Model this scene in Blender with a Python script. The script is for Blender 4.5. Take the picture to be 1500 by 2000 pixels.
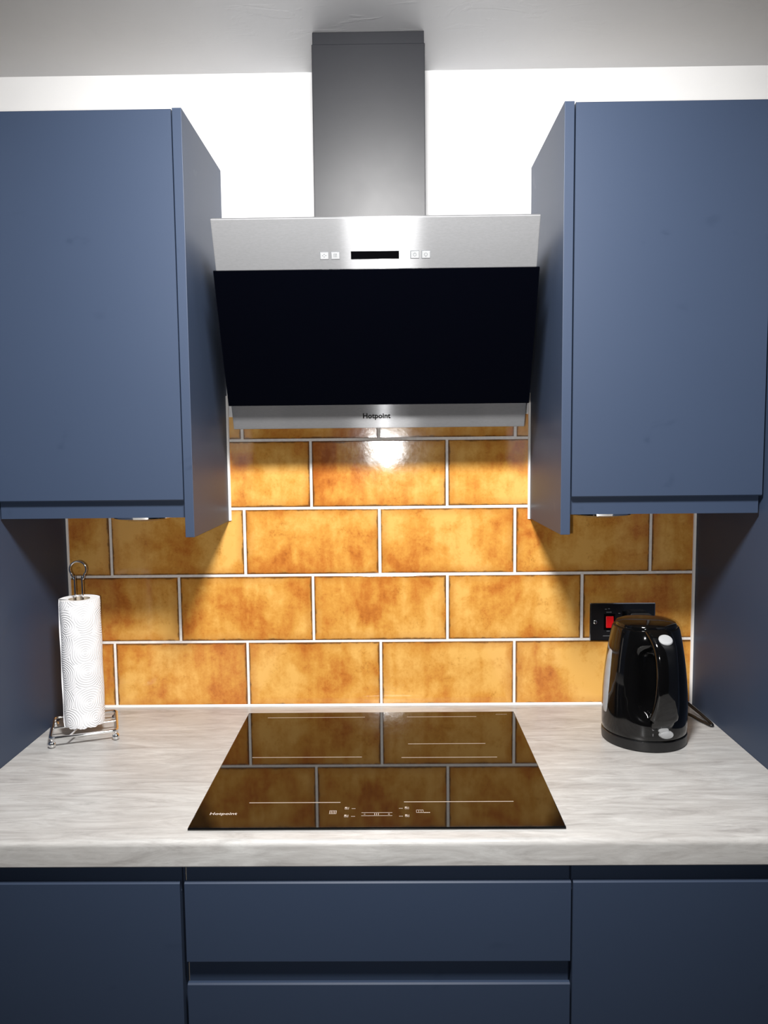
import bpy, bmesh, math, random
from mathutils import Matrix, Vector

random.seed(7)
scene = bpy.context.scene
for o in list(bpy.data.objects):
    bpy.data.objects.remove(o, do_unlink=True)
COL = scene.collection
PI = math.pi

# ------------------------------------------------------------------ camera
# frame: x to the right, y into the tiled wall (tile faces at y = 0), z up from the floor, metres
CAM = Vector((0.0150, -1.7273, 1.5082))
PITCH, YAW, ROLL = 0.0871, -0.0113, -0.0100
F_PX, IMG_H = 1502.0, 2000.0
fw = Vector((math.sin(YAW) * math.cos(PITCH), math.cos(YAW) * math.cos(PITCH), -math.sin(PITCH)))
rt = Vector((math.cos(YAW), -math.sin(YAW), 0))
up = rt.cross(fw)
rt2 = math.cos(ROLL) * rt + math.sin(ROLL) * up
up2 = -math.sin(ROLL) * rt + math.cos(ROLL) * up
cd = bpy.data.cameras.new('camera')
cd.sensor_fit = 'VERTICAL'
cd.sensor_height = 36.0
cd.lens = 36.0 * F_PX / IMG_H
cd.clip_start = 0.02
cam = bpy.data.objects.new('camera', cd)
COL.objects.link(cam)
m = Matrix.Identity(4)
for i in range(3):
    m[i][0], m[i][1], m[i][2], m[i][3] = rt2[i], up2[i], -fw[i], CAM[i]
cam.matrix_world = m
scene.camera = cam

# ------------------------------------------------------------------ world, lights, exposure
w = bpy.data.worlds.new('world')
scene.world = w
w.use_nodes = True
w.node_tree.nodes['Background'].inputs[0].default_value = (0.9, 0.95, 1.0, 1)
w.node_tree.nodes['Background'].inputs[1].default_value = 0.0

# wide-beam lamp just below the kitchen ceiling, turned towards the cooking wall
ld = bpy.data.lights.new('ceiling_light', 'SPOT')
ld.spot_size = math.radians(150)
ld.spot_blend = 1.0
ld.shadow_soft_size = 0.12
ld.energy = 81.0
ld.color = (1.0, 0.985, 0.965)
lo = bpy.data.objects.new('ceiling_light', ld)
lo.location = (-0.01, -1.20, 2.24)
lo.rotation_euler = (math.radians(51), 0, 0)
COL.objects.link(lo)

# the small lamp of the phone that took the photo (its reflection sits in the tiles under the hood)
fd = bpy.data.lights.new('phone_lamp', 'SPOT')
fd.shadow_soft_size = 0.007
fd.spot_size = math.radians(98)
fd.spot_blend = 1.0
fd.energy = 14.5
fd.color = (1.0, 0.99, 0.985)
fo = bpy.data.objects.new('phone_lamp', fd)
fo.rotation_euler = (math.radians(90) - PITCH + 0.04, 0, 0)
fo.location = (-0.016, -1.725, 1.497)
COL.objects.link(fo)

scene.view_settings.view_transform = 'Standard'
scene.view_settings.look = 'None'
scene.view_settings.gamma = 1.0
scene.view_settings.use_curve_mapping = False
scene.view_settings.exposure = 1.0


# ------------------------------------------------------------------ helpers: materials
def srgb(r, g, b):
    def f(c):
        c /= 255.0
        return c / 12.92 if c <= 0.04045 else ((c + 0.055) / 1.055) ** 2.4
    return (f(r), f(g), f(b), 1.0)


class NT:
    """small wrapper that makes node trees short to write"""
    def __init__(self, name):
        self.mat = bpy.data.materials.new(name)
        self.mat.use_nodes = True
        self.t = self.mat.node_tree
        self.b = self.t.nodes['Principled BSDF']

    def n(self, kind, **kw):
        nd = self.t.nodes.new(kind)
        for k, v in kw.items():
            setattr(nd, k, v)
        return nd

    def set(self, sock, v):
        if hasattr(v, 'is_output') or isinstance(v, bpy.types.NodeSocket):
            self.t.links.new(v, sock)
        else:
            sock.default_value = v

    def p(self, **kw):
        names = dict(color='Base Color', rough='Roughness', metal='Metallic', spec='Specular IOR Level',
                     ior='IOR', trans='Transmission Weight', coat='Coat Weight', coatr='Coat Roughness',
                     aniso='Anisotropic', arot='Anisotropic Rotation', normal='Normal', tangent='Tangent',
                     sheen='Sheen Weight', sss='Subsurface Weight')
        for k, v in kw.items():
            self.set(self.b.inputs[names[k]], v)
        return self

    def coords(self, out='Object', scale=(1, 1, 1), loc=(0, 0, 0)):
        tc = self.n('ShaderNodeTexCoord')
        mp = self.n('ShaderNodeMapping')
        mp.inputs['Scale'].default_value = scale
        mp.inputs['Location'].default_value = loc
        self.t.links.new(tc.outputs[out], mp.inputs['Vector'])
        return mp.outputs[0]

    def noise(self, vec, scale=5.0, detail=4.0, rough=0.55, dist=0.0):
        nd = self.n('ShaderNodeTexNoise')
        self.t.links.new(vec, nd.inputs['Vector'])
        nd.inputs['Scale'].default_value = scale
        nd.inputs['Detail'].default_value = detail
        nd.inputs['Roughness'].default_value = rough
        nd.inputs['Distortion'].default_value = dist
        return nd.outputs['Fac']

    def ramp(self, fac, stops, interp='LINEAR'):
        nd = self.n('ShaderNodeValToRGB')
        cr = nd.color_ramp
        cr.interpolation = interp
        while len(cr.elements) < len(stops):
            cr.elements.new(0.5)
        for e, (pos, c) in zip(cr.elements, stops):
            e.position = pos
            e.color = c if len(c) == 4 else (*c, 1)
        self.t.links.new(fac, nd.inputs[0])
        return nd.outputs[0]

    def mix(self, fac, a, b, mode='MIX'):
        nd = self.n('ShaderNodeMix', data_type='RGBA', blend_type=mode)
        self.set(nd.inputs[0], fac)
        self.set(nd.inputs[6], a)
        self.set(nd.inputs[7], b)
        return nd.outputs[2]

    def math(self, op, a, b=0.0, c=None):
        nd = self.n('ShaderNodeMath', operation=op)
        self.set(nd.inputs[0], a)
        self.set(nd.inputs[1], b)
        if c is not None:
            self.set(nd.inputs[2], c)
        return nd.outputs[0]

    def bump(self, h, strength=0.2, dist=0.001, normal=None):
        nd = self.n('ShaderNodeBump')
        nd.inputs['Strength'].default_value = strength
        nd.inputs['Distance'].default_value = dist
        self.t.links.new(h, nd.inputs['Height'])
        if normal is not None:
            self.t.links.new(normal, nd.inputs['Normal'])
        return nd.outputs[0]


def grey(v):
    return (v, v, v, 1)


M = {}


def plain(name, col, rough=0.5, metal=0.0, var=0.04, scale=30.0, **kw):
    """a paint / plastic / metal with faint procedural variation"""
    t = NT(name)
    v = t.noise(t.coords(), scale, 3.0)
    c2 = tuple(min(1.0, c * (1 + 2.5 * var)) for c in col[:3]) + (1,)
    c1 = tuple(c * (1 - 2.5 * var) for c in col[:3]) + (1,)
    t.p(color=t.ramp(v, [(0.3, c1), (0.7, c2)]), rough=rough, metal=metal, **kw)
    M[name] = t.mat
    return t


# painted plaster
t = NT('wall_paint')
v = t.coords()
n1 = t.noise(v, 3.0, 5.0)
n2 = t.noise(v, 160.0, 3.0)
t.p(color=t.ramp(n1, [(0.3, srgb(226, 226, 227)), (0.7, srgb(234, 234, 234))]), rough=0.75,
    normal=t.bump(n2, 0.15, 0.0006))
M['wall_paint'] = t.mat

t = NT('ceiling_paint')
v = t.coords()
n1 = t.noise(v, 2.2, 6.0, 0.6)
n2 = t.noise(t.coords(scale=(1, 2.2, 1)), 9.0, 6.0, 0.62, 0.8)
n3 = t.noise(v, 90.0, 3.0)
h = t.math('ADD', t.math('MULTIPLY', t.ramp(n2, [(0.56, grey(0)), (0.62, grey(1))]), 0.6), t.math('MULTIPLY', n3, 0.12))
t.p(color=t.ramp(n1, [(0.3, srgb(204, 204, 206)), (0.7, srgb(212, 212, 213))]), rough=0.45,
    normal=t.bump(h, 0.25, 0.0012))
M['ceiling_paint'] = t.mat

plain('room_paint', srgb(118, 118, 120), 0.8)

t = NT('floor_vinyl')
v = t.coords(scale=(1, 6, 1))
t.p(color=t.ramp(t.noise(v, 4.0, 5.0), [(0.3, srgb(96, 92, 89)), (0.7, srgb(118, 113, 109))]), rough=0.5)
M['floor_vinyl'] = t.mat

# navy lacquered fronts, with faint greasy finger marks
t = NT('navy_lacquer')
v = t.coords()
base = t.ramp(t.noise(v, 1.6, 3.0), [(0.3, srgb(50, 62, 83)), (0.7, srgb(52, 64, 85))])
smear = t.ramp(t.noise(t.coords(scale=(1, 1, 1.3), loc=(3.1, 0, 1.7)), 7.5, 3.0, 0.6, 1.2), [(0.66, grey(0)), (0.74, grey(1))])
t.p(color=t.mix(t.math('MULTIPLY', smear, 0.20), base, srgb(32, 43, 61)),
    rough=t.math('MULTIPLY_ADD', smear, -0.06, 0.48), spec=0.30)
M['navy_lacquer'] = t.mat

plain('carcass_board', srgb(176, 168, 156), 0.6)
plain('plinth_navy', srgb(44, 56, 78), 0.5)

# stone-look laminate worktop: soft streaks that run along the length
t = NT('worktop_laminate')
v = t.coords(scale=(1.0, 6.0, 6.0))
va = t.coords(scale=(1.0, 2.6, 2.6), loc=(2, 0, 0))
a = t.noise(v, 6.5, 12.0, 0.70, 1.1)
b = t.noise(va, 2.6, 5.0, 0.6, 0.4)
c = t.noise(t.coords(scale=(1, 7, 7)), 30.0, 8.0, 0.75, 0.6)
col = t.ramp(a, [(0.30, srgb(140, 139, 137)), (0.44, srgb(172, 171, 169)), (0.56, srgb(189, 189, 187)), (0.70, srgb(208, 208, 206))])
col = t.mix(t.ramp(b, [(0.3, grey(0.0)), (0.72, grey(0.5))]), col, srgb(170, 164, 159))
col = t.mix(t.ramp(c, [(0.50, grey(0.0)), (0.72, grey(0.42))]), col, srgb(140, 136, 133))
t.p(color=col, rough=t.math('MULTIPLY_ADD', c, 0.12, 0.26), spec=0.5, normal=t.bump(c, 0.06, 0.0004))
M['worktop_laminate'] = t.mat

# amber glazed tile (object space: full tile is 0.3 x 0.15, centred)
TW, TH = 0.3055, 0.1530          # pitch
JW = 0.0052                      # joint
t = NT('amber_glaze')
tc = t.n('ShaderNodeTexCoord')
oi = t.n('ShaderNodeObjectInfo')
off = t.n('ShaderNodeVectorMath', operation='SCALE')
cmb = t.n('ShaderNodeCombineXYZ')
t.t.links.new(oi.outputs['Random'], cmb.inputs[0])
t.t.links.new(t.math('MULTIPLY', oi.outputs['Random'], 3.7), cmb.inputs[1])
t.t.links.new(t.math('MULTIPLY', oi.outputs['Random'], 7.3), cmb.inputs[2])
t.t.links.new(cmb.outputs[0], off.inputs[0])
off.inputs['Scale'].default_value = 9.0
add = t.n('ShaderNodeVectorMath', operation='ADD')
t.t.links.new(tc.outputs['Object'], add.inputs[0])
t.t.links.new(off.outputs[0], add.inputs[1])
V = add.outputs[0]


def scaled(vec, s):
    nd = t.n('ShaderNodeVectorMath', operation='MULTIPLY')
    t.t.links.new(vec, nd.inputs[0])
    nd.inputs[1].default_value = s
    return nd.outputs[0]


big = t.noise(scaled(V, (1, 1, 0.8)), 8.5, 4.0, 0.55, 0.4)
mid = t.noise(V, 30.0, 6.0, 0.68, 0.3)
fine = t.noise(V, 190.0, 4.0, 0.7)
stre = t.noise(scaled(V, (3.2, 1, 0.35)), 16.0, 3.0, 0.5)
mixn = t.math('ADD', t.math('MULTIPLY', big, 0.62), t.math('ADD', t.math('MULTIPLY', mid, 0.26), t.math('MULTIPLY', stre, 0.16)))
mixn = t.math('ADD', mixn, t.math('MULTIPLY', fine, 0.10))
col = t.ramp(mixn, [(0.40, srgb(166, 91, 38)), (0.48, srgb(194, 120, 50)), (0.56, srgb(212, 151, 68)), (0.66, srgb(230, 177, 95))])
# rust-brown specks
sp = t.ramp(t.math('ADD', t.math('MULTIPLY', mid, 0.55), t.math('MULTIPLY', fine, 0.45)), [(0.32, grey(1)), (0.43, grey(0))])
col = t.mix(t.math('MULTIPLY', sp, 0.30), col, srgb(126, 72, 28))
# the glaze breaks dark along the pressed tile edge
sep = t.n('ShaderNodeSeparateXYZ')
t.t.links.new(tc.outputs['Object'], sep.inputs[0])
ex = t.math('SUBTRACT', (TW - JW) / 2, t.math('ABSOLUTE', sep.outputs[0]))
ez = t.math('SUBTRACT', (TH - JW) / 2, t.math('ABSOLUTE', sep.outputs[2]))
e = t.math('MINIMUM', ex, ez)
e = t.math('SUBTRACT', e, t.math('MULTIPLY', t.math('SUBTRACT', mid, 0.45), 0.012))
edge1 = t.ramp(t.math('MULTIPLY', e, 100.0), [(0.08, grey(1)), (0.42, grey(0))])
edge2 = t.ramp(t.math('MULTIPLY', e, 30.0), [(0.0, grey(1)), (0.6, grey(0))])
col = t.mix(t.math('MULTIPLY', edge2, 0.38), col, srgb(158, 88, 30))
col = t.mix(t.math('MULTIPLY', edge1, 0.85), col, srgb(88, 56, 30))
wav = t.noise(V, 14.0, 3.0, 0.5)
hh = t.math('ADD', t.math('MULTIPLY', wav, 0.6), t.math('MULTIPLY', fine, 0.06))
t.p(color=col, rough=t.math('MULTIPLY_ADD', mid, 0.10, 0.05), spec=0.5, normal=t.bump(hh, 0.28, 0.0022))
M['amber_glaze'] = t.mat

plain('white_grout', srgb(238, 232, 226), 0.8, var=0.03, scale=120.0)
plain('white_sealant', srgb(236, 232, 228), 0.45, var=0.01)


# brushed stainless steel, brushed along local U
def brushed(name, col, mixw=0.86):
    """brushing along U: reflections stay narrow along it and smear far across it"""
    t = NT(name)
    a = t.noise(t.coords(scale=(14, 60, 60)), 9.0, 5.0, 0.65)
    c1 = tuple(x * 0.88 for x in col[:3]) + (1,)
    cc = t.ramp(a, [(0.3, c1), (0.7, col)])
    tg = t.n('ShaderNodeTangent', direction_type='UV_MAP')
    tg.uv_map = 'UVMap'
    lobes = []
    for rough, an in ((0.25, 0.85), (0.74, -0.15)):
        g = t.n('ShaderNodeBsdfAnisotropic', distribution='GGX')
        t.t.links.new(cc, g.inputs['Color'])
        g.inputs['Roughness'].default_value = rough
        g.inputs['Anisotropy'].default_value = an
        g.inputs['Rotation'].default_value = 0.0
        t.t.links.new(tg.outputs[0], g.inputs['Tangent'])
        lobes.append(g)
    mx = t.n('ShaderNodeMixShader')
    mx.inputs[0].default_value = mixw
    t.t.links.new(lobes[0].outputs[0], mx.inputs[1])
    t.t.links.new(lobes[1].outputs[0], mx.inputs[2])
    t.t.links.new(mx.outputs[0], t.t.nodes['Material Output'].inputs['Surface'])
    t.t.nodes.remove(t.b)
    M[name] = t.mat


brushed('brushed_steel', (0.53, 0.535, 0.55, 1))
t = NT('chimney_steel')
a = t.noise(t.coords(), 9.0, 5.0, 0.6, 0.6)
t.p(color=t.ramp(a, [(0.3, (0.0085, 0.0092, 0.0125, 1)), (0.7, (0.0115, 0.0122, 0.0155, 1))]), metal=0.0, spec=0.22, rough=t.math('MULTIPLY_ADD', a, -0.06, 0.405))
M['chimney_steel'] = t.mat
plain('hood_casing', (0.25, 0.25, 0.26, 1), 0.45, 0.9)

t = NT('black_hood_glass')
v = t.coords(scale=(1.6, 1, 0.7))
mk = t.ramp(t.noise(v, 26.0, 5.0, 0.7, 1.0), [(0.70, grey(0)), (0.80, grey(1))])
t.p(color=(0.0008, 0.0010, 0.0022, 1), rough=t.math('MULTIPLY_ADD', mk, 0.12, 0.03), spec=0.10)
M['black_hood_glass'] = t.mat

t = NT('black_hob_glass')
v = t.coords()
n = t.noise(v, 60.0, 5.0, 0.7)
dust = t.ramp(t.noise(v, 210.0, 2.0, 0.4), [(0.78, grey(0)), (0.84, grey(1))])
t.p(color=t.mix(t.math('MULTIPLY', dust, 0.04), (0.002, 0.002, 0.002, 1), (0.3, 0.28, 0.26, 1)),
    rough=t.math('MULTIPLY_ADD', n, 0.03, 0.02), spec=0.5)
M['black_hob_glass'] = t.mat
plain('hob_print', srgb(190, 178, 168), 0.45, var=0.02)
plain('dark_print', (0.004, 0.004, 0.004, 1), 0.4)
plain('display_black', (0.0015, 0.0015, 0.002, 1), 0.12)
plain('button_face', (0.52, 0.53, 0.54, 1), 0.5, 0.7)
plain('button_mark', (0.16, 0.17, 0.18, 1), 0.5)
plain('chrome', (0.80, 0.80, 0.80, 1), 0.09, 1.0, var=0.01)
plain('black_gloss_plastic', (0.0022, 0.0022, 0.0024, 1), 0.07, var=0.03)
plain('black_satin_plastic', (0.006, 0.006, 0.0065, 1), 0.36, var=0.05)
plain('silver_plastic', (0.55, 0.56, 0.57, 1), 0.32, 0.25, var=0.02)
plain('clear_plastic', (0.62, 0.63, 0.64, 1), 0.12, var=0.05, trans=0.55)
plain('gauge_plastic', srgb(150, 152, 155), 0.25, var=0.05)
plain('black_nickel', (0.012, 0.012, 0.014, 1), 0.10, 0.0, var=0.02, spec=0.8)
plain('cable_black', (0.005, 0.005, 0.005, 1), 0.38)
plain('plug_grey', (0.10, 0.10, 0.10, 1), 0.22)
t = plain('red_rocker', srgb(205, 16, 22), 0.28, var=0.03)
plain('cardboard', srgb(168, 156, 140), 0.85)
plain('switch_print', srgb(120, 120, 122), 0.5)

# embossed kitchen paper: rings around scattered centres
t = NT('embossed_paper')
tc = t.n('ShaderNodeTexCoord')
nzv = t.n('ShaderNodeTexNoise')
t.t.links.new(tc.outputs['UV'], nzv.inputs['Vector'])
nzv.inputs['Scale'].default_value = 30.0
vm = t.n('ShaderNodeVectorMath', operation='MULTIPLY_ADD')
t.t.links.new(nzv.outputs['Color'], vm.inputs[0])
vm.inputs[1].default_value = (0.006, 0.006, 0.0)
t.t.links.new(tc.outputs['UV'], vm.inputs[2])
vo = t.n('ShaderNodeTexVoronoi', voronoi_dimensions='2D', feature='F1')
t.t.links.new(vm.outputs[0], vo.inputs['Vector'])
vo.inputs['Scale'].default_value = 19.0
vo.inputs['Randomness'].default_value = 0.55
ring = t.math('MULTIPLY_ADD', t.math('SINE', t.math('MULTIPLY', vo.outputs['Distance'], 70.0)), 0.5, 0.5)
ring = t.math('POWER', ring, 0.6)
t.p(color=srgb(238, 238, 240), rough=0.9, normal=t.bump(ring, 0.8, 0.0012), sheen=0.1)
M['embossed_paper'] = t.mat


# ------------------------------------------------------------------ helpers: geometry
def world_loc(o):
    v = Vector((0, 0, 0))
    while o is not None:
        v += o.location
        o = o.parent
    return v


def obj(name, bm, mat, parent=None, smooth=False, origin=None):
    """link a bmesh written in world coordinates as one mesh object (its vertices become local)"""
    base = world_loc(parent) if parent else Vector((0, 0, 0))
    org = Vector(origin) if origin is not None else base.copy()
    bmesh.ops.recalc_face_normals(bm, faces=bm.faces[:])
    bmesh.ops.translate(bm, verts=bm.verts[:], vec=-org)
    me = bpy.data.meshes.new(name)
    bm.to_mesh(me)
    bm.free()
    for f in me.polygons:
        f.use_smooth = smooth
    me.materials.append(M[mat])
    o = bpy.data.objects.new(name, me)
    COL.objects.link(o)
    if parent:
        o.parent = parent
    o.location = org - base
    if smooth:
        try:
            me.set_sharp_from_angle(angle=math.radians(38))
        except Exception:
            pass
    return o


def tag(o, label=None, cat=None, group=None, kind=None):
    for k, v in (('label', label), ('category', cat), ('group', group), ('kind', kind)):
        if v:
            o[k] = v
    return o


def thing(name, loc, label, cat, group=None):
    e = bpy.data.objects.new(name, None)
    e.empty_display_size = 0.05
    COL.objects.link(e)
    e.location = loc
    return tag(e, label, cat, group)


def bx(bm, x0, x1, y0, y1, z0, z1, bev=0.0, seg=2):
    vs = [bm.verts.new(p) for p in ((x0, y0, z0), (x1, y0, z0), (x1, y1, z0), (x0, y1, z0),
                                    (x0, y0, z1), (x1, y0, z1), (x1, y1, z1), (x0, y1, z1))]
    fs = [bm.faces.new([vs[i] for i in q]) for q in
          ((0, 3, 2, 1), (4, 5, 6, 7), (0, 1, 5, 4), (1, 2, 6, 5), (2, 3, 7, 6), (3, 0, 4, 7))]
    if bev > 0:
        es = list({e for f in fs for e in f.edges})
        bmesh.ops.bevel(bm, geom=es, offset=bev, segments=seg, profile=0.6, affect='EDGES')
    return bm


def box(*a, **k):
    return bx(bmesh.new(), *a, **k)


def prism_x(prof, x0, x1, bm=None):
    """extrude a closed (y, z) outline along x"""
    bm = bm or bmesh.new()
    a = [bm.verts.new((x0, y, z)) for y, z in prof]
    b = [bm.verts.new((x1, y, z)) for y, z in prof]
    bm.faces.new(a)
    bm.faces.new(b[::-1])
    n = len(prof)
    for i in range(n):
        bm.faces.new((a[i], b[i], b[(i + 1) % n], a[(i + 1) % n]))
    return bm


def lathe(prof, cx, cy, seg=48, bm=None, cap0=True, cap1=True):
    bm = bm or bmesh.new()
    rings = []
    for r, z in prof:
        rings.append([bm.verts.new((cx + r * math.cos(2 * PI * k / seg), cy + r * math.sin(2 * PI * k / seg), z)) for k in range(seg)])
    for a, b in zip(rings, rings[1:]):
        for k in range(seg):
            bm.faces.new((a[k], a[(k + 1) % seg], b[(k + 1) % seg], b[k]))
    if cap0:
        bm.faces.new(rings[0][::-1])
    if cap1:
        bm.faces.new(rings[-1])
    return bm


def tube(pts, r, seg=10, bm=None, closed=False):
    bm = bm or bmesh.new()
    pts = [Vector(p) for p in pts]
    n = len(pts)
    rings = []
    ref = None
    for i, p in enumerate(pts):
        a = pts[(i - 1) % n] if (closed or i > 0) else p
        b = pts[(i + 1) % n] if (closed or i < n - 1) else p
        d = (b - a).normalized()
        if ref is None:
            ref = Vector((0, 0, 1)) if abs(d.z) < 0.9 else Vector((1, 0, 0))
        u = (ref - ref.dot(d) * d).normalized()
        v = d.cross(u)
        ref = u
        rings.append([bm.verts.new(p + r * (math.cos(2 * PI * k / seg) * u + math.sin(2 * PI * k / seg) * v)) for k in range(seg)])
    m = n if closed else n - 1
    for i in range(m):
        a, b = rings[i], rings[(i + 1) % n]
        for k in range(seg):
            bm.faces.new((a[k], a[(k + 1) % seg], b[(k + 1) % seg], b[k]))
    if not closed:
        bm.faces.new(rings[0][::-1])
        bm.faces.new(rings[-1])
    return bm


def smooth_path(ctrl, steps=8):
    """Catmull-Rom through control points"""
    c = [Vector(p) for p in ctrl]
    c = [c[0]] + c + [c[-1]]
    out = []
    for i in range(1, len(c) - 2):
        for s in range(steps):
            t = s / steps
            p0, p1, p2, p3 = c[i - 1], c[i], c[i + 1], c[i + 2]
            out.append(0.5 * ((2 * p1) + (p2 - p0) * t + (2 * p0 - 5 * p1 + 4 * p2 - p3) * t * t + (-p0 + 3 * p1 - 3 * p2 + p3) * t ** 3))
    out.append(c[-2])
    return out


def ball(bm, c, r, u=16, v=10):
    bmesh.ops.create_uvsphere(bm, u_segments=u, v_segments=v, radius=r, matrix=Matrix.Translation(c))
    return bm


def xform(bm, mat):
    bmesh.ops.transform(bm, matrix=mat, verts=bm.verts[:])
    return bm


def uv_planar(bm, ax=0, bx_=2):
    uv = bm.loops.layers.uv.new('UVMap')
    for f in bm.faces:
        for l in f.loops:
            l[uv].uv = (l.vert.co[ax], l.vert.co[bx_])
    return bm


def text_bm(body, size, offset=0.0, shear=0.0, extrude=0.0002, align='LEFT', spacing=1.0):
    """lettering as a bmesh in the xy plane"""
    c = bpy.data.curves.new('lettering', 'FONT')
    c.body = body
    c.size = size
    c.offset = offset
    c.shear = shear
    c.extrude = extrude
    c.align_x = align
    c.space_character = spacing
    c.resolution_u = 4
    o = bpy.data.objects.new('lettering', c)
    COL.objects.link(o)
    bpy.context.view_layer.update()
    dg = bpy.context.evaluated_depsgraph_get()
    me = bpy.data.meshes.new_from_object(o.evaluated_get(dg))
    bm = bmesh.new()
    bm.from_mesh(me)
    bpy.data.objects.remove(o)
    bpy.data.curves.remove(c)
    bpy.data.meshes.remove(me)
    return bm


def frame_mat(origin, xd, yd):
    xd, yd = Vector(xd).normalized(), Vector(yd).normalized()
    zd = xd.cross(yd)
    m = Matrix.Identity(4)
    for i in range(3):
        m[i][0], m[i][1], m[i][2], m[i][3] = xd[i], yd[i], zd[i], origin[i]
    return m


# ------------------------------------------------------------------ measures
Z_CEIL = 2.312
Z_TOP = 0.910            # worktop surface
Y_FRONT = -0.609         # worktop front edge
XL, XR = -0.7255, 0.6965  # inner faces of the tall units
WALL_Y = 0.010           # plaster behind the tiles
EPL = (-0.3715, -0.3545)  # end panel beside the hood, left cabinet
EPR = (0.3235, 0.3410)    # end panel, right cabinet
X0, Z0 = -0.0151, 0.9088  # tile grid

# ------------------------------------------------------------------ the room
RX, RY = 1.75, -3.6


def struct(name, bm, mat, parent=None):
    o = obj(name, bm, mat, parent)
    if parent is None:
        o['kind'] = 'structure'
    return o


struct('floor', box(-RX, RX, RY, WALL_Y, -0.05, 0.0), 'floor_vinyl')
struct('ceiling', box(-RX, RX, RY, WALL_Y, Z_CEIL, Z_CEIL + 0.05), 'ceiling_paint')
wall_back = struct('wall_back', box(-RX, RX, WALL_Y, WALL_Y + 0.1, 0, Z_CEIL), 'wall_paint')
struct('wall_left', box(-RX - 0.1, -RX, RY, WALL_Y, 0, Z_CEIL), 'room_paint')
struct('wall_right', box(RX, RX + 0.1, RY, WALL_Y, 0, Z_CEIL), 'room_paint')
struct('wall_front', box(-RX, RX, RY - 0.1, RY, 0, Z_CEIL), 'room_paint')

# the tiled part of the wall: a T-shaped bed of white grout that carries the tiles
Z_T2 = 1.574             # top of the tiling behind the hood
zs_ = Z0 + 3 * TH
bm = bmesh.new()
out = [(XL + 0.0002, Z_TOP), (XR - 0.0002, Z_TOP), (XR - 0.0002, zs_), (EPR[0] - 0.0002, zs_), (EPR[0] - 0.0002, Z_T2 + 0.002),
       (EPL[1] + 0.0002, Z_T2 + 0.002), (EPL[1] + 0.0002, zs_), (XL + 0.0002, zs_)]
fa = [bm.verts.new((x, 0.0008, z)) for x, z in out]
fb = [bm.verts.new((x, WALL_Y - 0.0002, z)) for x, z in out]
bm.faces.new(fa)
bm.faces.new(fb[::-1])
for k in range(8):
    bm.faces.new((fa[k], fb[k], fb[(k + 1) % 8], fa[(k + 1) % 8]))
splash = struct('wall_splashback', bm, 'white_grout')

# tiles: each one a mesh with a rounded edge, cut where it meets a cabinet
regions = [(XL + 0.003, XR - 0.003, Z_TOP + 0.004, Z0 + 3 * TH - 0.001, (0, 1, 2)),
           (EPL[1] + 0.004, EPR[0] - 0.003, Z0 + 3 * TH, Z_T2, (3, 4))]


def tile_mesh(x0, x1, z0, z1, th=0.0085):
    """pillow-edged tile in its own coordinates; front face at y = 0"""
    bm = bmesh.new()
    b = 0.0016
    loops = []
    for ins, y in ((0.0, th), (0.0, b), (b * 0.3, b * 0.3), (b, 0.0)):
        loops.append([bm.verts.new(p) for p in ((x0 + ins, y, z0 + ins), (x1 - ins, y, z0 + ins), (x1 - ins, y, z1 - ins), (x0 + ins, y, z1 - ins))])
    for a, c in zip(loops, loops[1:]):
        for k in range(4):
            bm.faces.new((a[k], a[(k + 1) % 4], c[(k + 1) % 4], c[k]))
    bm.faces.new(loops[-1])
    bm.faces.new(loops[0][::-1])
    bmesh.ops.recalc_face_normals(bm, faces=bm.faces[:])
    me = bpy.data.meshes.new('tile')
    bm.to_mesh(me)
    bm.free()
    me.materials.append(M['amber_glaze'])
    return me


full = tile_mesh(-(TW - JW) / 2, (TW - JW) / 2, -(TH - JW) / 2, (TH - JW) / 2)
for xa, xb, za, zb, rows in regions:
    for r in rows:
        for k in range(-4, 5):
            cx = X0 + (k + (0.5 if r % 2 == 0 else 0.0)) * TW
            cz = Z0 + (r + 0.5) * TH
            tx0, tx1 = max(cx - (TW - JW) / 2, xa), min(cx + (TW - JW) / 2, xb)
            tz0, tz1 = max(cz - (TH - JW) / 2, za), min(cz + (TH - JW) / 2, zb)
            if tx1 - tx0 < 0.006 or tz1 - tz0 < 0.006:
                continue
            whole = abs(tx1 - tx0 - (TW - JW)) < 1e-5 and abs(tz1 - tz0 - (TH - JW)) < 1e-5
            me = full if whole else tile_mesh(tx0 - cx, tx1 - cx, tz0 - cz, tz1 - cz)
            o = bpy.data.objects.new('tile', me)
            COL.objects.link(o)
            o.parent = splash
            jit = random.uniform(-0.0006, 0.0006)
            o.location = (cx, 0.0 + jit, cz)
            o.rotation_euler = (random.uniform(-0.0022, 0.0022), 0, random.uniform(-0.0012, 0.0012))
# beads of white sealant
obj('sealant', tube([(XL + 0.002, -0.001, Z_TOP + 0.001), (XR - 0.002, -0.001, Z_TOP + 0.001)], 0.0042, 8), 'white_sealant', splash, True)
obj('sealant', tube([(XL + 0.001, 0.0, Z_TOP), (XL + 0.001, 0.0, 1.376)], 0.0042, 8), 'white_sealant', splash, True)
obj('sealant', tube([(XR - 0.001, 0.0, Z_TOP), (XR - 0.001, 0.0, 1.376)], 0.0048, 8), 'white_sealant', splash, True)
obj('sealant', tube([(EPL[1] + 0.001, 0.0, 1.341), (EPL[1] + 0.001, 0.0, 1.62)], 0.0046, 8), 'white_sealant', splash, True)
obj('sealant', tube([(EPR[0] - 0.001, 0.0, 1.339), (EPR[0] - 0.001, 0.0, 1.62)], 0.0040, 8), 'white_sealant', splash, True)


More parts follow.
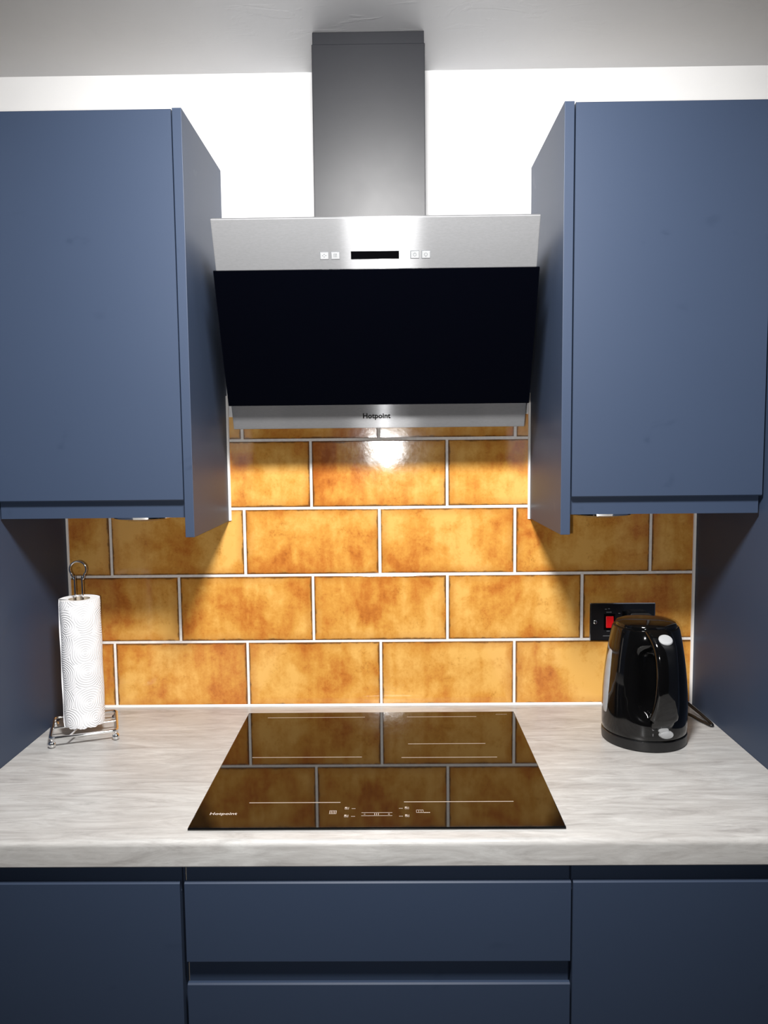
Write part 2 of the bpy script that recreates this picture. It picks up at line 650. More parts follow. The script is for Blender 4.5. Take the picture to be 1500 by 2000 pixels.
# ------------------------------------------------------------------ cabinets
def j_profile(yf, zb, zt, lip=0.034, th=0.021, flip=False):
    """door slab outline with a scooped finger pull along its top edge (or its bottom edge)"""
    p = [(yf + th, zb), (yf + 0.0015, zb), (yf, zb + 0.0015), (yf, zt - 0.0022), (yf + 0.0022, zt), (yf + 0.0072, zt),
         (yf + 0.0085, zt - 0.0015), (yf + 0.0085, zt - 0.016), (yf + 0.0105, zt - 0.020), (yf + 0.0128, zt - 0.018),
         (yf + 0.0138, zt - 0.010), (yf + 0.0142, zt + lip), (yf + th, zt + lip)]
    if flip:
        p = [(y, zb + zt - z) for y, z in p]
    return p


def wall_cabinet(name, label, xa, xb, ep, yf, ztop, inner):
    """xa..xb carcass and door, ep = end panel beside the hood"""
    t = thing(name, ((xa + xb) / 2, -0.14, 1.376), label, 'cabinet', 'wall cabinets either side of the hood')
    obj('body', box(xa + 0.001, xb - 0.001, yf + 0.0225, WALL_Y - 0.001, 1.378, ztop - 0.001, bev=0.001), 'carcass_board', t)
    obj('door', prism_x(j_profile(yf, 1.4085, ztop, lip=0.0325, flip=True), inner[0], inner[1]), 'navy_lacquer', t)
    bm = bmesh.new()
    bx(bm, ep[0], ep[1], yf - 0.001, WALL_Y - 0.001, 1.340, ztop + 0.001, bev=0.0008)
    obj('end_panel', bm, 'navy_lacquer', t)
    return t


wall_cabinet('wall_cabinet', 'navy handleless wall cabinet above the paper towel roll, left of the hood',
             XL + 0.002, EPL[0], EPL, -0.306, 2.108, (XL + 0.003, EPL[0] - 0.0022))
wall_cabinet('wall_cabinet', 'navy handleless wall cabinet above the kettle, right of the hood',
             EPR[1], XR - 0.003, EPR, -0.316, 2.105, (EPR[1] + 0.0028, XR - 0.0055))


# puck lights under the wall cabinets
def puck(x, y, label):
    t = thing('under_cabinet_light', (x, y, 1.3755), label, 'light', 'lights under the wall cabinets')
    obj('housing', lathe([(0.060, 1.3775), (0.062, 1.3745), (0.060, 1.3705), (0.052, 1.3680)], x, y, 40), 'chrome', t, True)
    obj('lens', lathe([(0.046, 1.3685), (0.040, 1.3660), (0.022, 1.3645), (0.004, 1.3640)], x, y, 32), 'clear_plastic', t, True)


puck(-0.475, -0.215, 'round under-cabinet light above the paper towel holder')
puck(0.420, -0.225, 'round under-cabinet light above the cooker switch and kettle')


def tall_cabinet(label, xa, xb, inner_side):
    t = thing('tall_cabinet', ((xa + xb) / 2, -0.29, 0), label, 'cabinet', 'tall cabinets closing both ends of the worktop')
    s = 0.018
    pa, pb = (xb - s, xb) if inner_side > 0 else (xa, xa + s)
    obj('side_panel', box(pa, pb, -0.600, WALL_Y - 0.001, 0.0, 2.106, bev=0.0008), 'navy_lacquer', t)
    ca, cb = (xa, pa - 0.0005) if inner_side > 0 else (pb + 0.0005, xb)
    obj('body', box(ca, cb, -0.570, WALL_Y - 0.001, 0.15, 2.104), 'carcass_board', t)
    obj('plinth', box(ca, cb, -0.53, -0.51, 0.0, 0.149), 'plinth_navy', t)
    for za, zb in ((0.155, 1.20), (1.205, 2.104)):
        obj('door', box(ca + 0.002, cb - 0.002, -0.592, -0.5715, za, zb, bev=0.0012), 'navy_lacquer', t)
    return t


tall_cabinet('dark navy tall cabinet side beside the paper towel roll', XL - 0.62, XL, 1)
tall_cabinet('dark navy tall cabinet side beside the kettle', XR, XR + 0.62, -1)

# base units
YD = -0.598              # face of the drawer and door fronts


def base_cabinet(label, xa, xb, fx, fronts, name, edge=None):
    t = thing(name, ((xa + xb) / 2, -0.28, 0), label, 'cabinet', 'base cabinets under the worktop')
    bm = bmesh.new()
    bx(bm, xa, xb, -0.5745, -0.02, 0.15, 0.866)
    obj('body', bm, 'plinth_navy', t)
    if edge:
        obj('edge_strip', box(edge[0], edge[1], -0.5768, -0.5747, 0.15, 0.866), 'carcass_board', t)
    obj('plinth', box(xa, xb, -0.52, -0.50, 0.0, 0.149), 'plinth_navy', t)
    for nm, zb, zt in fronts:
        obj(nm, prism_x(j_profile(YD, zb, zt, lip=0.0295), fx[0], fx[1]), 'navy_lacquer', t)
    return t


base_cabinet('dark navy base cabinet door below the paper towel roll', XL + 0.002, -0.3165, (XL + 0.004, -0.3190),
             [('door', 0.155, 0.8380)], 'base_cabinet')
base_cabinet('dark navy drawer unit directly below the hob', -0.3155, 0.2860, (-0.3118, 0.2838),
             [('drawer_front', 0.7075, 0.8380), ('drawer_front', 0.436, 0.6725), ('drawer_front', 0.155, 0.398)], 'drawer_unit', edge=(-0.3150, -0.3124))
base_cabinet('dark navy base cabinet door below the kettle', 0.2870, XR - 0.003, (0.2870, XR - 0.005),
             [('door', 0.155, 0.8380)], 'base_cabinet')

# worktop with a rounded front nosing
yf = Y_FRONT
prof = [(-0.001, 0.869), (-0.001, Z_TOP), (yf + 0.009, Z_TOP)]
for k in range(1, 6):
    a = k / 6 * PI / 2
    prof.append((yf + 0.009 - 0.009 * math.sin(a), Z_TOP - 0.009 + 0.009 * math.cos(a)))
prof += [(yf, Z_TOP - 0.009), (yf, 0.8705), (yf + 0.0018, 0.8685)]
o = obj('worktop', prism_x(prof, XL + 0.0005, XR - 0.0005), 'worktop_laminate', None, True)
tag(o, 'pale grey streaked laminate worktop under the tiled splashback', 'worktop')

# ------------------------------------------------------------------ induction hob
HX0, HX1, HY0, HY1, HZ = -0.3104, 0.2806, -0.5765, -0.0560, 0.9140
hob = thing('induction_hob', ((HX0 + HX1) / 2, (HY0 + HY1) / 2, Z_TOP), 'black glass induction hob set in the worktop below the hood', 'hob')
g = obj('glass', box(HX0, HX1, HY0, HY1, Z_TOP + 0.0002, HZ, bev=0.0014), 'black_hob_glass', hob)
ZP = HZ + 0.00012


def mark(name, x0, x1, y, wd=0.0016):
    obj(name, box(x0, x1, y - wd / 2, y + wd / 2, HZ - 0.0003, ZP), 'hob_print', hob)


for a, b, y in ((-0.263, -0.050, -0.0882), (0.042, 0.194, -0.0880), (-0.258, -0.048, -0.3036), (0.0275, 0.2095, -0.3072),
                (0.0415, 0.1954, -0.2403), (-0.229, -0.0765, -0.4910), (0.0295, 0.2121, -0.4900)):
    mark('cooking_zone_line', a, b, y)
# control strip: slider, four zone keys with their dots, two function keys
bm = bmesh.new()
for y in (-0.5275, -0.5375):
    bx(bm, -0.040, 0.010, y - 0.0004, y + 0.0004, HZ - 0.0003, ZP)
for x in (-0.0185, -0.0155, -0.0125):
    bx(bm, x - 0.0004, x + 0.0004, -0.5358, -0.5292, HZ - 0.0003, ZP)
bx(bm, 0.003, 0.0062, -0.5330, -0.5320, HZ - 0.0003, ZP)
bx(bm, 0.0042, 0.0050, -0.5341, -0.5309, HZ - 0.0003, ZP)
bx(bm, -0.0360, -0.0335, -0.5330, -0.5320, HZ - 0.0003, ZP)
obj('slider_control', bm, 'hob_print', hob)
for kx, dx, y in ((-0.0645, -0.0535, -0.5115), (-0.0640, -0.0530, -0.5380), (0.0340, 0.0240, -0.5113), (0.0340, 0.0240, -0.5380)):
    bm = bmesh.new()
    for q in range(4):
        ax, ay = (q % 2) * 0.0036 - 0.0034, (q // 2) * 0.0042 - 0.0040
        if q == 2:
            bx(bm, kx + ax, kx + ax + 0.0030, y + ay, y + ay + 0.0036, HZ - 0.0003, ZP)
        else:
            bx(bm, kx + ax, kx + ax + 0.0028, y + ay, y + ay + 0.0006, HZ - 0.0003, ZP)
            bx(bm, kx + ax, kx + ax + 0.0006, y + ay, y + ay + 0.0034, HZ - 0.0003, ZP)
            bx(bm, kx + ax + 0.0024, kx + ax + 0.0030, y + ay, y + ay + 0.0034, HZ - 0.0003, ZP)
    for q in range(3):
        bx(bm, dx - 0.0030 + q * 0.0022, dx - 0.0014 + q * 0.0022, y - 0.0022, y - 0.0010, HZ - 0.0003, ZP)
    obj('zone_key', bm, 'hob_print', hob)
bm = bmesh.new()
for q in range(5):
    bx(bm, -0.0920 + q * 0.0026, -0.0912 + q * 0.0026, -0.5300, -0.5195, HZ - 0.0003, ZP)
for y in (-0.5303, -0.5198):
    bx(bm, -0.0925, -0.0810, y - 0.0003, y + 0.0003, HZ - 0.0003, ZP)
obj('function_key', bm, 'hob_print', hob)
bm = bmesh.new()
for a, b in ((0.0490, 0.0495), (0.0528, 0.0533), (0.0566, 0.0571), (0.0600, 0.0605)):
    bx(bm, a, b, -0.5280, -0.5185, HZ - 0.0003, ZP)
for y in (-0.5278, -0.5188):
    bx(bm, 0.0490, 0.0602, y - 0.0004, y + 0.0004, HZ - 0.0003, ZP)
for q in range(5):
    bx(bm, 0.0612 + q * 0.0021, 0.0627 + q * 0.0021, -0.5288, -0.5268, HZ - 0.0003, ZP)
obj('function_key', bm, 'hob_print', hob)
bm = bmesh.new()
for q in range(9):
    bx(bm, 0.238 + q * 0.0028, 0.2398 + q * 0.0028, -0.0752, -0.0738, HZ - 0.0003, ZP)
obj('corner_print', bm, 'hob_print', hob)
bm = text_bm('Hotpoint', 0.0148, offset=0.00018, extrude=0.0001, spacing=1.02)
xs = [v.co.x for v in bm.verts]
s = 0.0440 / (max(xs) - min(xs))
xform(bm, Matrix.Translation((-0.2858, -0.5325, HZ + 0.0001)) @ Matrix.Diagonal((s, s, 1, 1)) @ Matrix.Translation((-min(xs), 0, 0)))
obj('lettering', bm, 'hob_print', hob)

# ------------------------------------------------------------------ extractor hood
HCX = -0.0120
HW = 0.598
hx0, hx1 = HCX - HW / 2, HCX + HW / 2
P_TOP, P_BOT = Vector((0, -0.2975, 1.9185)), Vector((0, -0.1350, 1.5428))
down = (P_BOT - P_TOP).normalized()          # along the sloping face, downwards
nrm = Vector((0, down.z, -down.y))           # out of the face, to the room
if nrm.y > 0:
    nrm = -nrm
LEN = (P_BOT - P_TOP).length


def face_pt(x, d, out=0.0):
    """point on the sloping fascia: d metres down from its top edge"""
    p = P_TOP + down * d + nrm * out
    return Vector((x, p.y, p.z))


def slope_box(x0, x1, d0, d1, o0, o1, bev=0.0, seg=2, bm=None):
    b = bmesh.new()
    bx(b, x0, x1, o0, o1, d0, d1, bev=bev, seg=seg)
    uv_planar(b)
    for v in b.verts:
        v.co = face_pt(v.co.x, v.co.z, v.co.y)
    if bm is not None:
        me = bpy.data.meshes.new('tmp')
        b.to_mesh(me)
        b.free()
        bm.from_mesh(me)
        bpy.data.meshes.remove(me)
        return bm
    return b


def depth_of(z):
    return (P_TOP.z - z) / -down.z


hood = thing('extractor_hood', (HCX, -0.12, 1.5428), 'angled stainless steel extractor hood with black glass front above the hob', 'hood')
obj('fascia', slope_box(hx0, hx1, 0, LEN, -0.0125, 0.0, bev=0.0015), 'brushed_steel', hood)
prof = [(P_TOP.y + 0.016, P_TOP.z - 0.002), (P_BOT.y + 0.016, P_BOT.z + 0.004), (P_BOT.y + 0.045, P_BOT.z + 0.004),
        (-0.045, 1.600), (WALL_Y - 0.001, 1.600), (WALL_Y - 0.001, P_TOP.z - 0.002)]
obj('casing', prism_x(prof, hx0 + 0.004, hx1 - 0.004), 'hood_casing', hood)
dg0, dg1 = depth_of(1.8395), depth_of(1.5985)
GOUT = 0.027
obj('glass_panel', slope_box(hx0 + 0.0005, hx1 + 0.0008, dg0, dg1, GOUT - 0.006, GOUT, bev=0.0012), 'black_hood_glass', hood)
obj('glass_mount', slope_box(hx0 + 0.03, hx1 - 0.03, dg0 + 0.02, dg1 - 0.02, 0.0003, GOUT - 0.0063), 'hood_casing', hood)
# touch keys and display on the fascia
zd0, zd1 = depth_of(1.8642), depth_of(1.8515)
disp = obj('display', slope_box(-0.0578, 0.0310, zd0, zd1, 0.0001, 0.0010, bev=0.0003, seg=1), 'display_black', hood)
for i, xk in enumerate((-0.1072, -0.0868, 0.0600, 0.0805)):
    bm = slope_box(xk - 0.0082, xk + 0.0082, zd0, zd1, 0.0001, 0.0006)
    k = obj('button', bm, 'button_mark', hood)
    obj('button_face', slope_box(xk - 0.0070, xk + 0.0078, zd0 + 0.0014, zd1 - 0.0004, 0.0004, 0.0012, bev=0.0003, seg=1), 'button_face', k)
    bm = bmesh.new()
    zc = (zd0 + zd1) / 2
    if i == 0:
        pts = [(-0.003, 0), (0, -0.0022), (0, 0.0022), (0.003, 0)]
        for px, pz in pts:
            slope_box(xk + px - 0.001, xk + px + 0.001, zc + pz - 0.0009, zc + pz + 0.0009, 0.0011, 0.0014, bm=bm)
    elif i == 1:
        slope_box(xk - 0.003, xk + 0.003, zc - 0.0032, zc - 0.0024, 0.0011, 0.0014, bm=bm)
        slope_box(xk - 0.003, xk - 0.0022, zc - 0.0032, zc + 0.0032, 0.0011, 0.0014, bm=bm)
        slope_box(xk + 0.0022, xk + 0.003, zc - 0.0032, zc + 0.0032, 0.0011, 0.0014, bm=bm)
        slope_box(xk - 0.0006, xk + 0.0006, zc - 0.0018, zc + 0.0032, 0.0011, 0.0014, bm=bm)
    else:
        n = 14
        for q in range(n):
            a = 2 * PI * q / n
            slope_box(xk + 0.0028 * math.cos(a) - 0.0005, xk + 0.0028 * math.cos(a) + 0.0005,
                      zc + 0.0028 * math.sin(a) - 0.0005, zc + 0.0028 * math.sin(a) + 0.0005, 0.0011, 0.0014, bm=bm)
        if i == 2:
            slope_box(xk - 0.0003, xk + 0.0003, zc - 0.002, zc, 0.0011, 0.0014, bm=bm)
        else:
            slope_box(xk - 0.001, xk + 0.001, zc + 0.0030, zc + 0.0040, 0.0011, 0.0014, bm=bm)
    obj('symbol', bm, 'button_mark', k)
# maker's lettering on the bottom strip
bm = text_bm('Hotpoint', 0.02, offset=0.00062, extrude=0.0002, spacing=1.03)
xs = [v.co.x for v in bm.verts]
s = 0.0565 / (max(xs) - min(xs))
org = face_pt(-0.0440, depth_of(1.5630), 0.0003)
xform(bm, frame_mat(org, (1, 0, 0), -down) @ Matrix.Diagonal((s, s, 1, 1)) @ Matrix.Translation((-min(xs), 0, 0)))
obj('lettering', bm, 'dark_print', hood)
# flue cover: wide lower sleeve over a slightly smaller upper one
CX0, CX1, CY = -0.1355, 0.0858, -0.1540


def sleeve(x0, x1, y0, z0, z1):
    b = box(x0, x1, y0, WALL_Y - 0.001, z0, z1, bev=0.0012)
    uv_planar(b)
    return b


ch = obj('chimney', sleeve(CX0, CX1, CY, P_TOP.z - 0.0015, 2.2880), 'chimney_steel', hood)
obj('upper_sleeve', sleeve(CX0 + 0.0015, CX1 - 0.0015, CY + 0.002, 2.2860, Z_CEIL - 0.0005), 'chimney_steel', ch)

# ------------------------------------------------------------------ cooker switch with socket on the tiles
PX0, PX1, PZ0, PZ1 = 0.4600, 0.6085, 1.0590, 1.1465
sw = thing('cooker_switch', ((PX0 + PX1) / 2, 0, PZ0), 'black cooker switch plate with a red rocker on the tiles behind the kettle', 'switch')
obj('plate_rim', box(PX0, PX1, -0.0045, 0.0015, PZ0, PZ1, bev=0.002), 'chrome', sw)
obj('plate', box(PX0 + 0.0022, PX1 - 0.0022, -0.0062, -0.004, PZ0 + 0.0022, PZ1 - 0.0022, bev=0.0008), 'black_nickel', sw)
rk = obj('rocker_frame', box(0.4915, 0.5165, -0.0072, -0.006, 1.0850, 1.1215, bev=0.0005), 'black_gloss_plastic', sw)
bm = bmesh.new()
bx(bm, 0.4958, 0.5130, -0.0105, -0.007, 1.0905, 1.1165, bev=0.0010)
for v in bm.verts:
    if v.co.y < -0.0085:
        v.co.y += (v.co.z - 1.1035) * 0.12
obj('red_rocker', bm, 'red_rocker', rk)
for x in (0.4720, 0.5965):
    sc = obj('screw', xform(lathe([(0.0044, 0.0), (0.0044, 0.0012), (0.0030, 0.0022), (0.0, 0.0024)][:3], 0, 0, 20),
                            Matrix.Translation((x, -0.0060, 1.1030)) @ Matrix.Rotation(PI / 2, 4, 'X')), 'chrome', sw, True)
    obj('screw_slot', xform(box(-0.0032, 0.0032, -0.0002, 0.0003, -0.0005, 0.0005),
                            Matrix.Translation((x, -0.0083, 1.1030)) @ Matrix.Rotation(0.6, 4, 'Y')), 'dark_print', sc)
obj('socket_switch', box(0.5330, 0.5425, -0.0095, -0.006, 1.1120, 1.1290, bev=0.001), 'black_gloss_plastic', sw)
bm = bmesh.new()
for x0, x1, z in ((0.4975, 0.5095, 1.1245), (0.4940, 0.4990, 1.1315), (0.5010, 0.5055, 1.1325), (0.4985, 0.5060, 1.0810), (0.4905, 0.5110, 1.0700), (0.5245, 0.5290, 1.1215)):
    n = int((x1 - x0) / 0.0026) + 1
    for q in range(n):
        xx = x0 + q * (x1 - x0) / n
        bx(bm, xx, xx + 0.0015, -0.00635, -0.0060, z, z + 0.0019)
obj('printed_marks', bm, 'switch_print', sw)['kind'] = 'stuff'

# ------------------------------------------------------------------ kettle on its base
KX, KY = 0.5210, -0.2030
kb = thing('kettle_stand', (KX, KY, Z_TOP), 'round black corded stand under the kettle', 'kettle stand')
obj('dish', lathe([(0.0790, Z_TOP + 0.0005), (0.0826, Z_TOP + 0.003), (0.0832, Z_TOP + 0.012), (0.0828, Z_TOP + 0.0200), (0.0805, Z_TOP + 0.0215), (0.060, Z_TOP + 0.0215)], KX, KY, 64),
    'black_satin_plastic', kb, True)
plugx, plugz = 0.5720, 1.1090
path = smooth_path([(plugx, -0.045, 1.075), (0.585, -0.062, 1.045), (0.606, -0.055, 1.00), (0.640, -0.040, 0.962), (0.660, -0.060, 0.936), (0.678, -0.105, 0.921),
                    (0.6845, -0.140, 0.9145), (0.6800, -0.1485, 0.9135), (0.671, -0.125, 0.9140), (0.655, -0.085, 0.9160), (0.625, -0.075, 0.9165), (0.590, -0.110, 0.9165), (0.572, -0.150, 0.918)], 8)
cord = obj('power_cord', tube(path, 0.0034, 10), 'cable_black', kb, True)
bm = bmesh.new()
bx(bm, plugx - 0.023, plugx + 0.023, -0.044, -0.0066, plugz - 0.028, plugz + 0.016, bev=0.009, seg=4)
obj('plug', bm, 'plug_grey', cord, True)

kt = thing('kettle', (KX, KY, Z_TOP + 0.0216), 'glossy black jug kettle standing on its base in front of the cooker switch', 'kettle')
HA = math.radians(-84.0)          # direction of the handle seen from above
hd = Vector((math.cos(HA), math.sin(HA), 0))
KZ = Z_TOP + 0.0218
prof = [(0.0800, 0.0), (0.0822, 0.003), (0.0828, 0.012), (0.0828, 0.030), (0.0826, 0.055), (0.0818, 0.080), (0.0800, 0.105), (0.0775, 0.130),
        (0.0742, 0.155), (0.0706, 0.178), (0.0672, 0.196), (0.0650, 0.206), (0.0632, 0.2105), (0.0600, 0.2120)]
SEG = 96


def kr(th, r, z):
    """body radius with the hollow behind the handle"""
    d = (th - HA + PI) % (2 * PI) - PI
    k = math.exp(-(d / 0.62) ** 4)
    f = min(1, max(0, (z - 0.030) / 0.05)) * min(1, max(0, (0.190 - z) / 0.035))
    f = f * f * (3 - 2 * f)
    return r - 0.024 * k * f


bm = bmesh.new()
zs = []
for (r0, z0), (r1, z1) in zip(prof, prof[1:]):
    n = max(1, int((z1 - z0) / 0.006))
    zs += [(r0 + (r1 - r0) * q / n, z0 + (z1 - z0) * q / n) for q in range(n)]
zs.append(prof[-1])
rings = []
for r, z in zs:
    rings.append([bm.verts.new((KX + kr(2 * PI * k / SEG, r, z) * math.cos(2 * PI * k / SEG), KY + kr(2 * PI * k / SEG, r, z) * math.sin(2 * PI * k / SEG), KZ + z)) for k in range(SEG)])
for a, b in zip(rings, rings[1:]):
    for k in range(SEG):
        bm.faces.new((a[k], a[(k + 1) % SEG], b[(k + 1) % SEG], b[k]))
bm.faces.new(rings[0][::-1])
bm.faces.new(rings[-1])
# pouring lip opposite the handle
for v in bm.verts:
    d = (math.atan2(v.co.y - KY, v.co.x - KX) - (HA + PI) + PI) % (2 * PI) - PI
    f = math.exp(-(d / 0.30) ** 2) * min(1, max(0, (v.co.z - KZ - 0.150) / 0.05))
    v.co.x -= hd.x * 0.014 * f
    v.co.y -= hd.y * 0.014 * f
body = obj('body', bm, 'black_gloss_plastic', kt, True)
obj('lid', lathe([(0.0585, KZ + 0.2115), (0.0590, KZ + 0.2150), (0.0570, KZ + 0.2185), (0.0480, KZ + 0.2215), (0.0300, KZ + 0.2235), (0.0080, KZ + 0.2240)], KX, KY, 64), 'black_gloss_plastic', kt, True)


# handle: a broad strap swept in the plane through the kettle's axis
def k_pt(rad, z, side=0.0):
    s_ = Vector((-hd.y, hd.x, 0))
    return Vector((KX, KY, KZ + z)) + hd * rad + s_ * side


ctrl = [(0.048, 0.2080), (0.066, 0.2030), (0.0835, 0.1880), (0.0935, 0.1640), (0.0985, 0.1330), (0.0990, 0.1000), (0.0945, 0.0700), (0.0860, 0.0450), (0.0740, 0.0290)]
pts = smooth_path([(a, 0, b) for a, b in ctrl], 5)
bm = bmesh.new()
rings = []
NP = len(pts)
for i, p in enumerate(pts):
    d = (pts[min(i + 1, NP - 1)] - pts[max(i - 1, 0)]).normalized()
    nn = Vector((d.z, 0, -d.x))
    if nn.x < 0:
        nn = -nn
    u = i / (NP - 1)
    hw = 0.0285 - 0.0075 * math.sin(PI * min(1, u * 1.15)) if u < 0.87 else 0.0225
    ht = 0.0095
    ring = []
    for k in range(20):
        a = 2 * PI * k / 20
        ca, sa = math.cos(a), math.sin(a)
        sx_ = math.copysign(abs(ca) ** 0.55, ca) * hw
        sn = math.copysign(abs(sa) ** 0.75, sa) * ht
        q = p + nn * sn
        ring.append(bm.verts.new(k_pt(q.x, q.z, sx_)))
    rings.append(ring)
for a, b in zip(rings, rings[1:]):
    for k in range(20):
        bm.faces.new((a[k], a[(k + 1) % 20], b[(k + 1) % 20], b[k]))
bm.faces.new(rings[0][::-1])
bm.faces.new(rings[-1])
hn = obj('handle', bm, 'black_gloss_plastic', kt, True)
# lid release button on the shoulder of the handle
ax_n = (hd * 0.62 + Vector((0, 0, 0.78))).normalized()
side = Vector((-hd.y, hd.x, 0))
fwd = side.cross(ax_n)
bm = lathe([(0.0118, -0.002), (0.0122, 0.0015), (0.0108, 0.0034), (0.0070, 0.0042)], 0, 0, 32)
for v in bm.verts:
    v.co.x *= 1.12
xform(bm, frame_mat(k_pt(0.0835, 0.2005, 0.002), side, ax_n.cross(side)))
obj('lid_button', bm, 'silver_plastic', hn, True)
# on switch, a clear lever at the foot of the handle
bm = bmesh.new()
for (ex_, ey_, cx_, cy_, h_) in ((0.0145, 0.0078, 0.001, -0.001, 0.0085), (0.0105, 0.0078, -0.004, 0.0075, 0.0062)):
    lb = lathe([(1.0, 0.0), (1.0, h_ * 0.55), (0.86, h_ * 0.9), (0.55, h_)], 0, 0, 28)
    for v in lb.verts:
        v.co.x = cx_ + v.co.x * ex_
        v.co.y = cy_ + v.co.y * ey_
    me = bpy.data.meshes.new('tmp')
    lb.to_mesh(me)
    lb.free()
    bm.from_mesh(me)
    bpy.data.meshes.remove(me)
xform(bm, frame_mat(k_pt(0.0815, 0.0170, 0.006), side, Vector((0, 0, 1))))
obj('switch_lever', bm, 'clear_plastic', kt, True)
bm = bmesh.new()
for q, z in enumerate((0.0265, 0.0150)):
    c = k_pt(0.0, z, 0)
    th = HA - 0.215
    r = 0.0830
    p = Vector((KX + r * math.cos(th), KY + r * math.sin(th), KZ + z))
    tdir = Vector((-math.sin(th), math.cos(th), 0))
    b2 = bmesh.new()
    if q == 0:
        bx(b2, -0.0016, 0.0016, -0.0025, -0.0017, 0, 0.0004)
        bx(b2, -0.0016, 0.0016, 0.0017, 0.0025, 0, 0.0004)
        bx(b2, -0.0016, -0.0009, -0.0025, 0.0025, 0, 0.0004)
        bx(b2, 0.0009, 0.0016, -0.0025, 0.0025, 0, 0.0004)
    else:
        bx(b2, -0.0005, 0.0005, -0.0025, 0.0025, 0, 0.0004)
    xform(b2, frame_mat(p, tdir, (0, 0, 1)))
    me = bpy.data.meshes.new('tmp')
    b2.to_mesh(me)
    b2.free()
    bm.from_mesh(me)
    bpy.data.meshes.remove(me)
obj('switch_marks', bm, 'switch_print', kt)
# water gauge window down the side that faces the hob
GA = math.radians(187.0)
bm = bmesh.new()
cols = []
for q in range(9):
    z = 0.035 + q * 0.0165
    rr = None
    for (r0, z0), (r1, z1) in zip(prof, prof[1:]):
        if z0 <= z <= z1:
            rr = r0 + (r1 - r0) * (z - z0) / (z1 - z0)
    wdt = 0.17 * math.sin(PI * (0.10 + 0.80 * q / 8)) ** 0.4
    row = []
    for k in range(9):
        th = GA + wdt * (k - 4) / 4
        rad = rr + 0.0030 * math.cos((k - 4) / 4 * PI / 2) ** 0.6 * (1 if 0 < q < 8 else 0) - 0.0004
        row.append(bm.verts.new((KX + rad * math.cos(th), KY + rad * math.sin(th), KZ + z)))
    cols.append(row)
for a, b in zip(cols, cols[1:]):
    for k in range(8):
        bm.faces.new((a[k], a[k + 1], b[k + 1], b[k]))
obj('water_gauge', bm, 'gauge_plastic', kt, True)

# ------------------------------------------------------------------ paper towel holder and roll
TX, TY = -0.6352, -0.1640
TA = math.radians(20.4)
ux, uy = Vector((math.cos(TA), math.sin(TA), 0)), Vector((-math.sin(TA), math.cos(TA), 0))
HS = 0.0635


def tp(a, b, z):
    return Vector((TX, TY, z)) + ux * a + uy * b


ho = thing('paper_towel_holder', (TX, TY, Z_TOP), 'chrome wire paper towel holder with ball feet on the worktop', 'holder')
ZR = Z_TOP + 0.0205
c = 0.010
sq = []
for sx_, sy_ in ((1, -1), (1, 1), (-1, 1), (-1, -1)):
    for k in range(5):
        a0 = {(1, -1): -PI / 2, (1, 1): 0, (-1, 1): PI / 2, (-1, -1): PI}[(sx_, sy_)]
        a = a0 + k / 4 * PI / 2
        sq.append(tp(sx_ * (HS - c) + c * math.cos(a), sy_ * (HS - c) + c * math.sin(a), ZR))
obj('base_frame', tube(sq, 0.0031, 12, closed=True), 'chrome', ho, True)
for sx_, sy_ in ((1, -1), (1, 1), (-1, 1), (-1, -1)):
    bm = bmesh.new()
    ball(bm, tp(sx_ * (HS - 0.003), sy_ * (HS - 0.003), Z_TOP + 0.0076), 0.0074)
    tube([tp(sx_ * (HS - 0.003), sy_ * (HS - 0.003), Z_TOP + 0.012), tp(sx_ * (HS - 0.003), sy_ * (HS - 0.003), ZR)], 0.0026, 8, bm)
    obj('ball_foot', bm, 'chrome', ho, True)
obj('cross_wire', tube([tp(-HS, 0.0, ZR - 0.001), tp(HS, 0.0, ZR - 0.001)], 0.0021, 10), 'chrome', ho, True)
obj('cross_wire', tube([tp(-0.030, -HS, ZR - 0.001), tp(-0.0075, -0.012, ZR + 0.001)], 0.0021, 10), 'chrome', ho, True)
# the upright: one wire bent into a keyhole loop, seen face on
lp = []
dd = Vector((1, 0.12, 0)).normalized()
ZL = 1.2590
zneck = 1.2390
left = [(-0.0074, Z_TOP + 0.0215), (-0.0074, 1.05), (-0.0074, zneck - 0.010), (-0.0080, zneck - 0.003), (-0.0112, zneck + 0.004)]
rl = 0.0163
arc = []
for k in range(13):
    a = math.radians(222 - k * (264 / 12))
    arc.append((rl * math.cos(a), ZL + rl * math.sin(a)))
pts2 = left + arc + [(-x, z) for x, z in left[::-1]]
lp = [Vector((TX, TY, z)) + dd * x for x, z in pts2]
obj('loop_handle', tube(smooth_path(lp, 3), 0.0020, 10), 'chrome', ho, True)

RR, R_IN = 0.0405, 0.0215
ZB, ZT = ZR + 0.0034, 1.1985
bm = bmesh.new()
uvl = bm.loops.layers.uv.new('UVMap')
NS, NZ = 72, 28
SA = math.radians(215)            # where the loose outer sheet ends


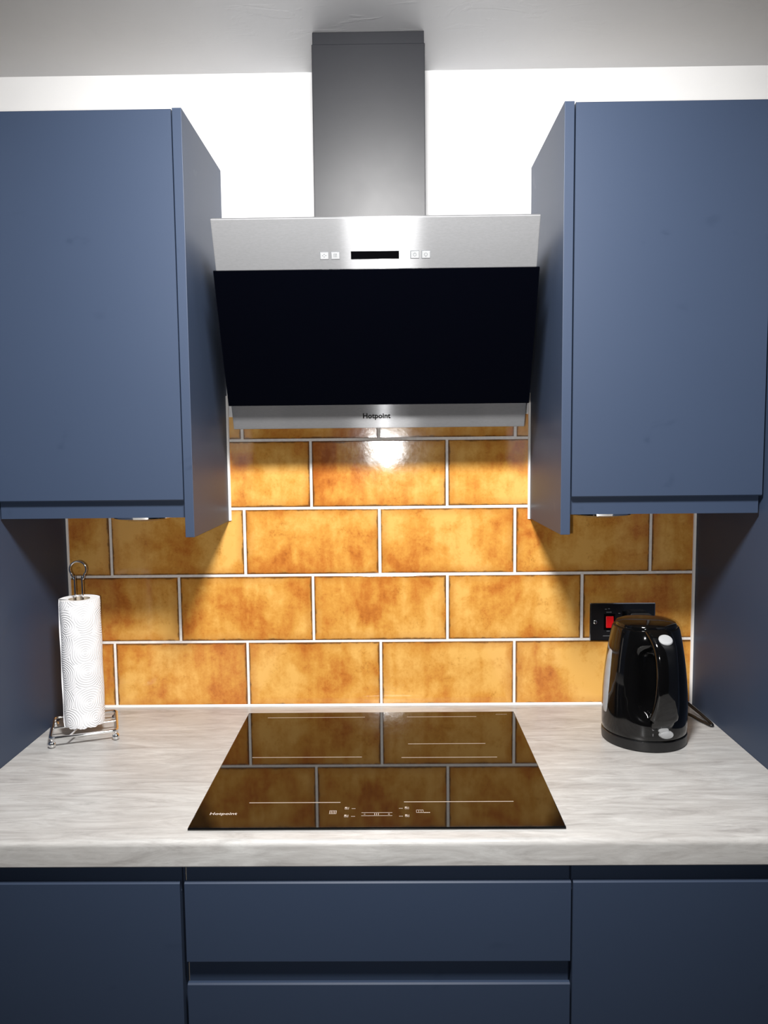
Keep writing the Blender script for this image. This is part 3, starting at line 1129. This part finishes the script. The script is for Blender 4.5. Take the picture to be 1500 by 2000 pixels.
def roll_r(k, z):
    f = k / NS
    return RR + 0.0006 * math.sin(3 * 2 * PI * f) + 0.0016 * (f - 0.5) + 0.0005 * math.sin(z * 60 + f * 9)


outer = []
for j in range(NZ + 1):
    z = ZB + (ZT - ZB) * j / NZ
    ring = []
    for k in range(NS + 1):
        th = SA + 2 * PI * k / NS
        r = roll_r(k, z)
        zz = z
        if j == 0:
            zz += 0.0012 * math.sin(11 * th) + 0.0008 * math.sin(23 * th)
            r -= 0.0014
        if j == NZ:
            r -= 0.0010
            zz += 0.0025 * max(0, (k / NS - 0.93) / 0.07)
        ring.append(bm.verts.new((TX + r * math.cos(th), TY + r * math.sin(th), zz)))
    outer.append(ring)
for j in range(NZ):
    for k in range(NS):
        f = bm.faces.new((outer[j][k], outer[j][k + 1], outer[j + 1][k + 1], outer[j + 1][k]))
        for l, (kk, jj) in zip(f.loops, ((k, j), (k + 1, j), (k + 1, j + 1), (k, j + 1))):
            l[uvl].uv = (kk / NS * 2 * PI * RR, (ZT - ZB) * jj / NZ)
inn = []
for z in (ZT - 0.001, ZB + 0.001):
    inn.append([bm.verts.new((TX + R_IN * math.cos(SA + 2 * PI * k / NS), TY + R_IN * math.sin(SA + 2 * PI * k / NS), z)) for k in range(NS + 1)])
for k in range(NS):
    bm.faces.new((outer[-1][k], outer[-1][k + 1], inn[0][k + 1], inn[0][k]))
    bm.faces.new((inn[1][k], inn[1][k + 1], outer[0][k + 1], outer[0][k]))
for j in range(NZ):                # the step where the last sheet lies on the one below
    bm.faces.new((outer[j][0], outer[j + 1][0], outer[j + 1][NS], outer[j][NS]))
rollt = thing('paper_towel_roll', (TX, TY, ZB), 'white embossed paper towel roll on the chrome wire holder', 'paper towel')
obj('paper', bm, 'embossed_paper', rollt, True)
obj('cardboard_tube', lathe([(R_IN, ZB + 0.0005), (R_IN, ZT - 0.0008), (R_IN - 0.0012, ZT - 0.0008), (R_IN - 0.0012, ZB + 0.0005), (R_IN, ZB + 0.0005)], TX, TY, 48, cap0=False, cap1=False),
    'cardboard', rollt, True)
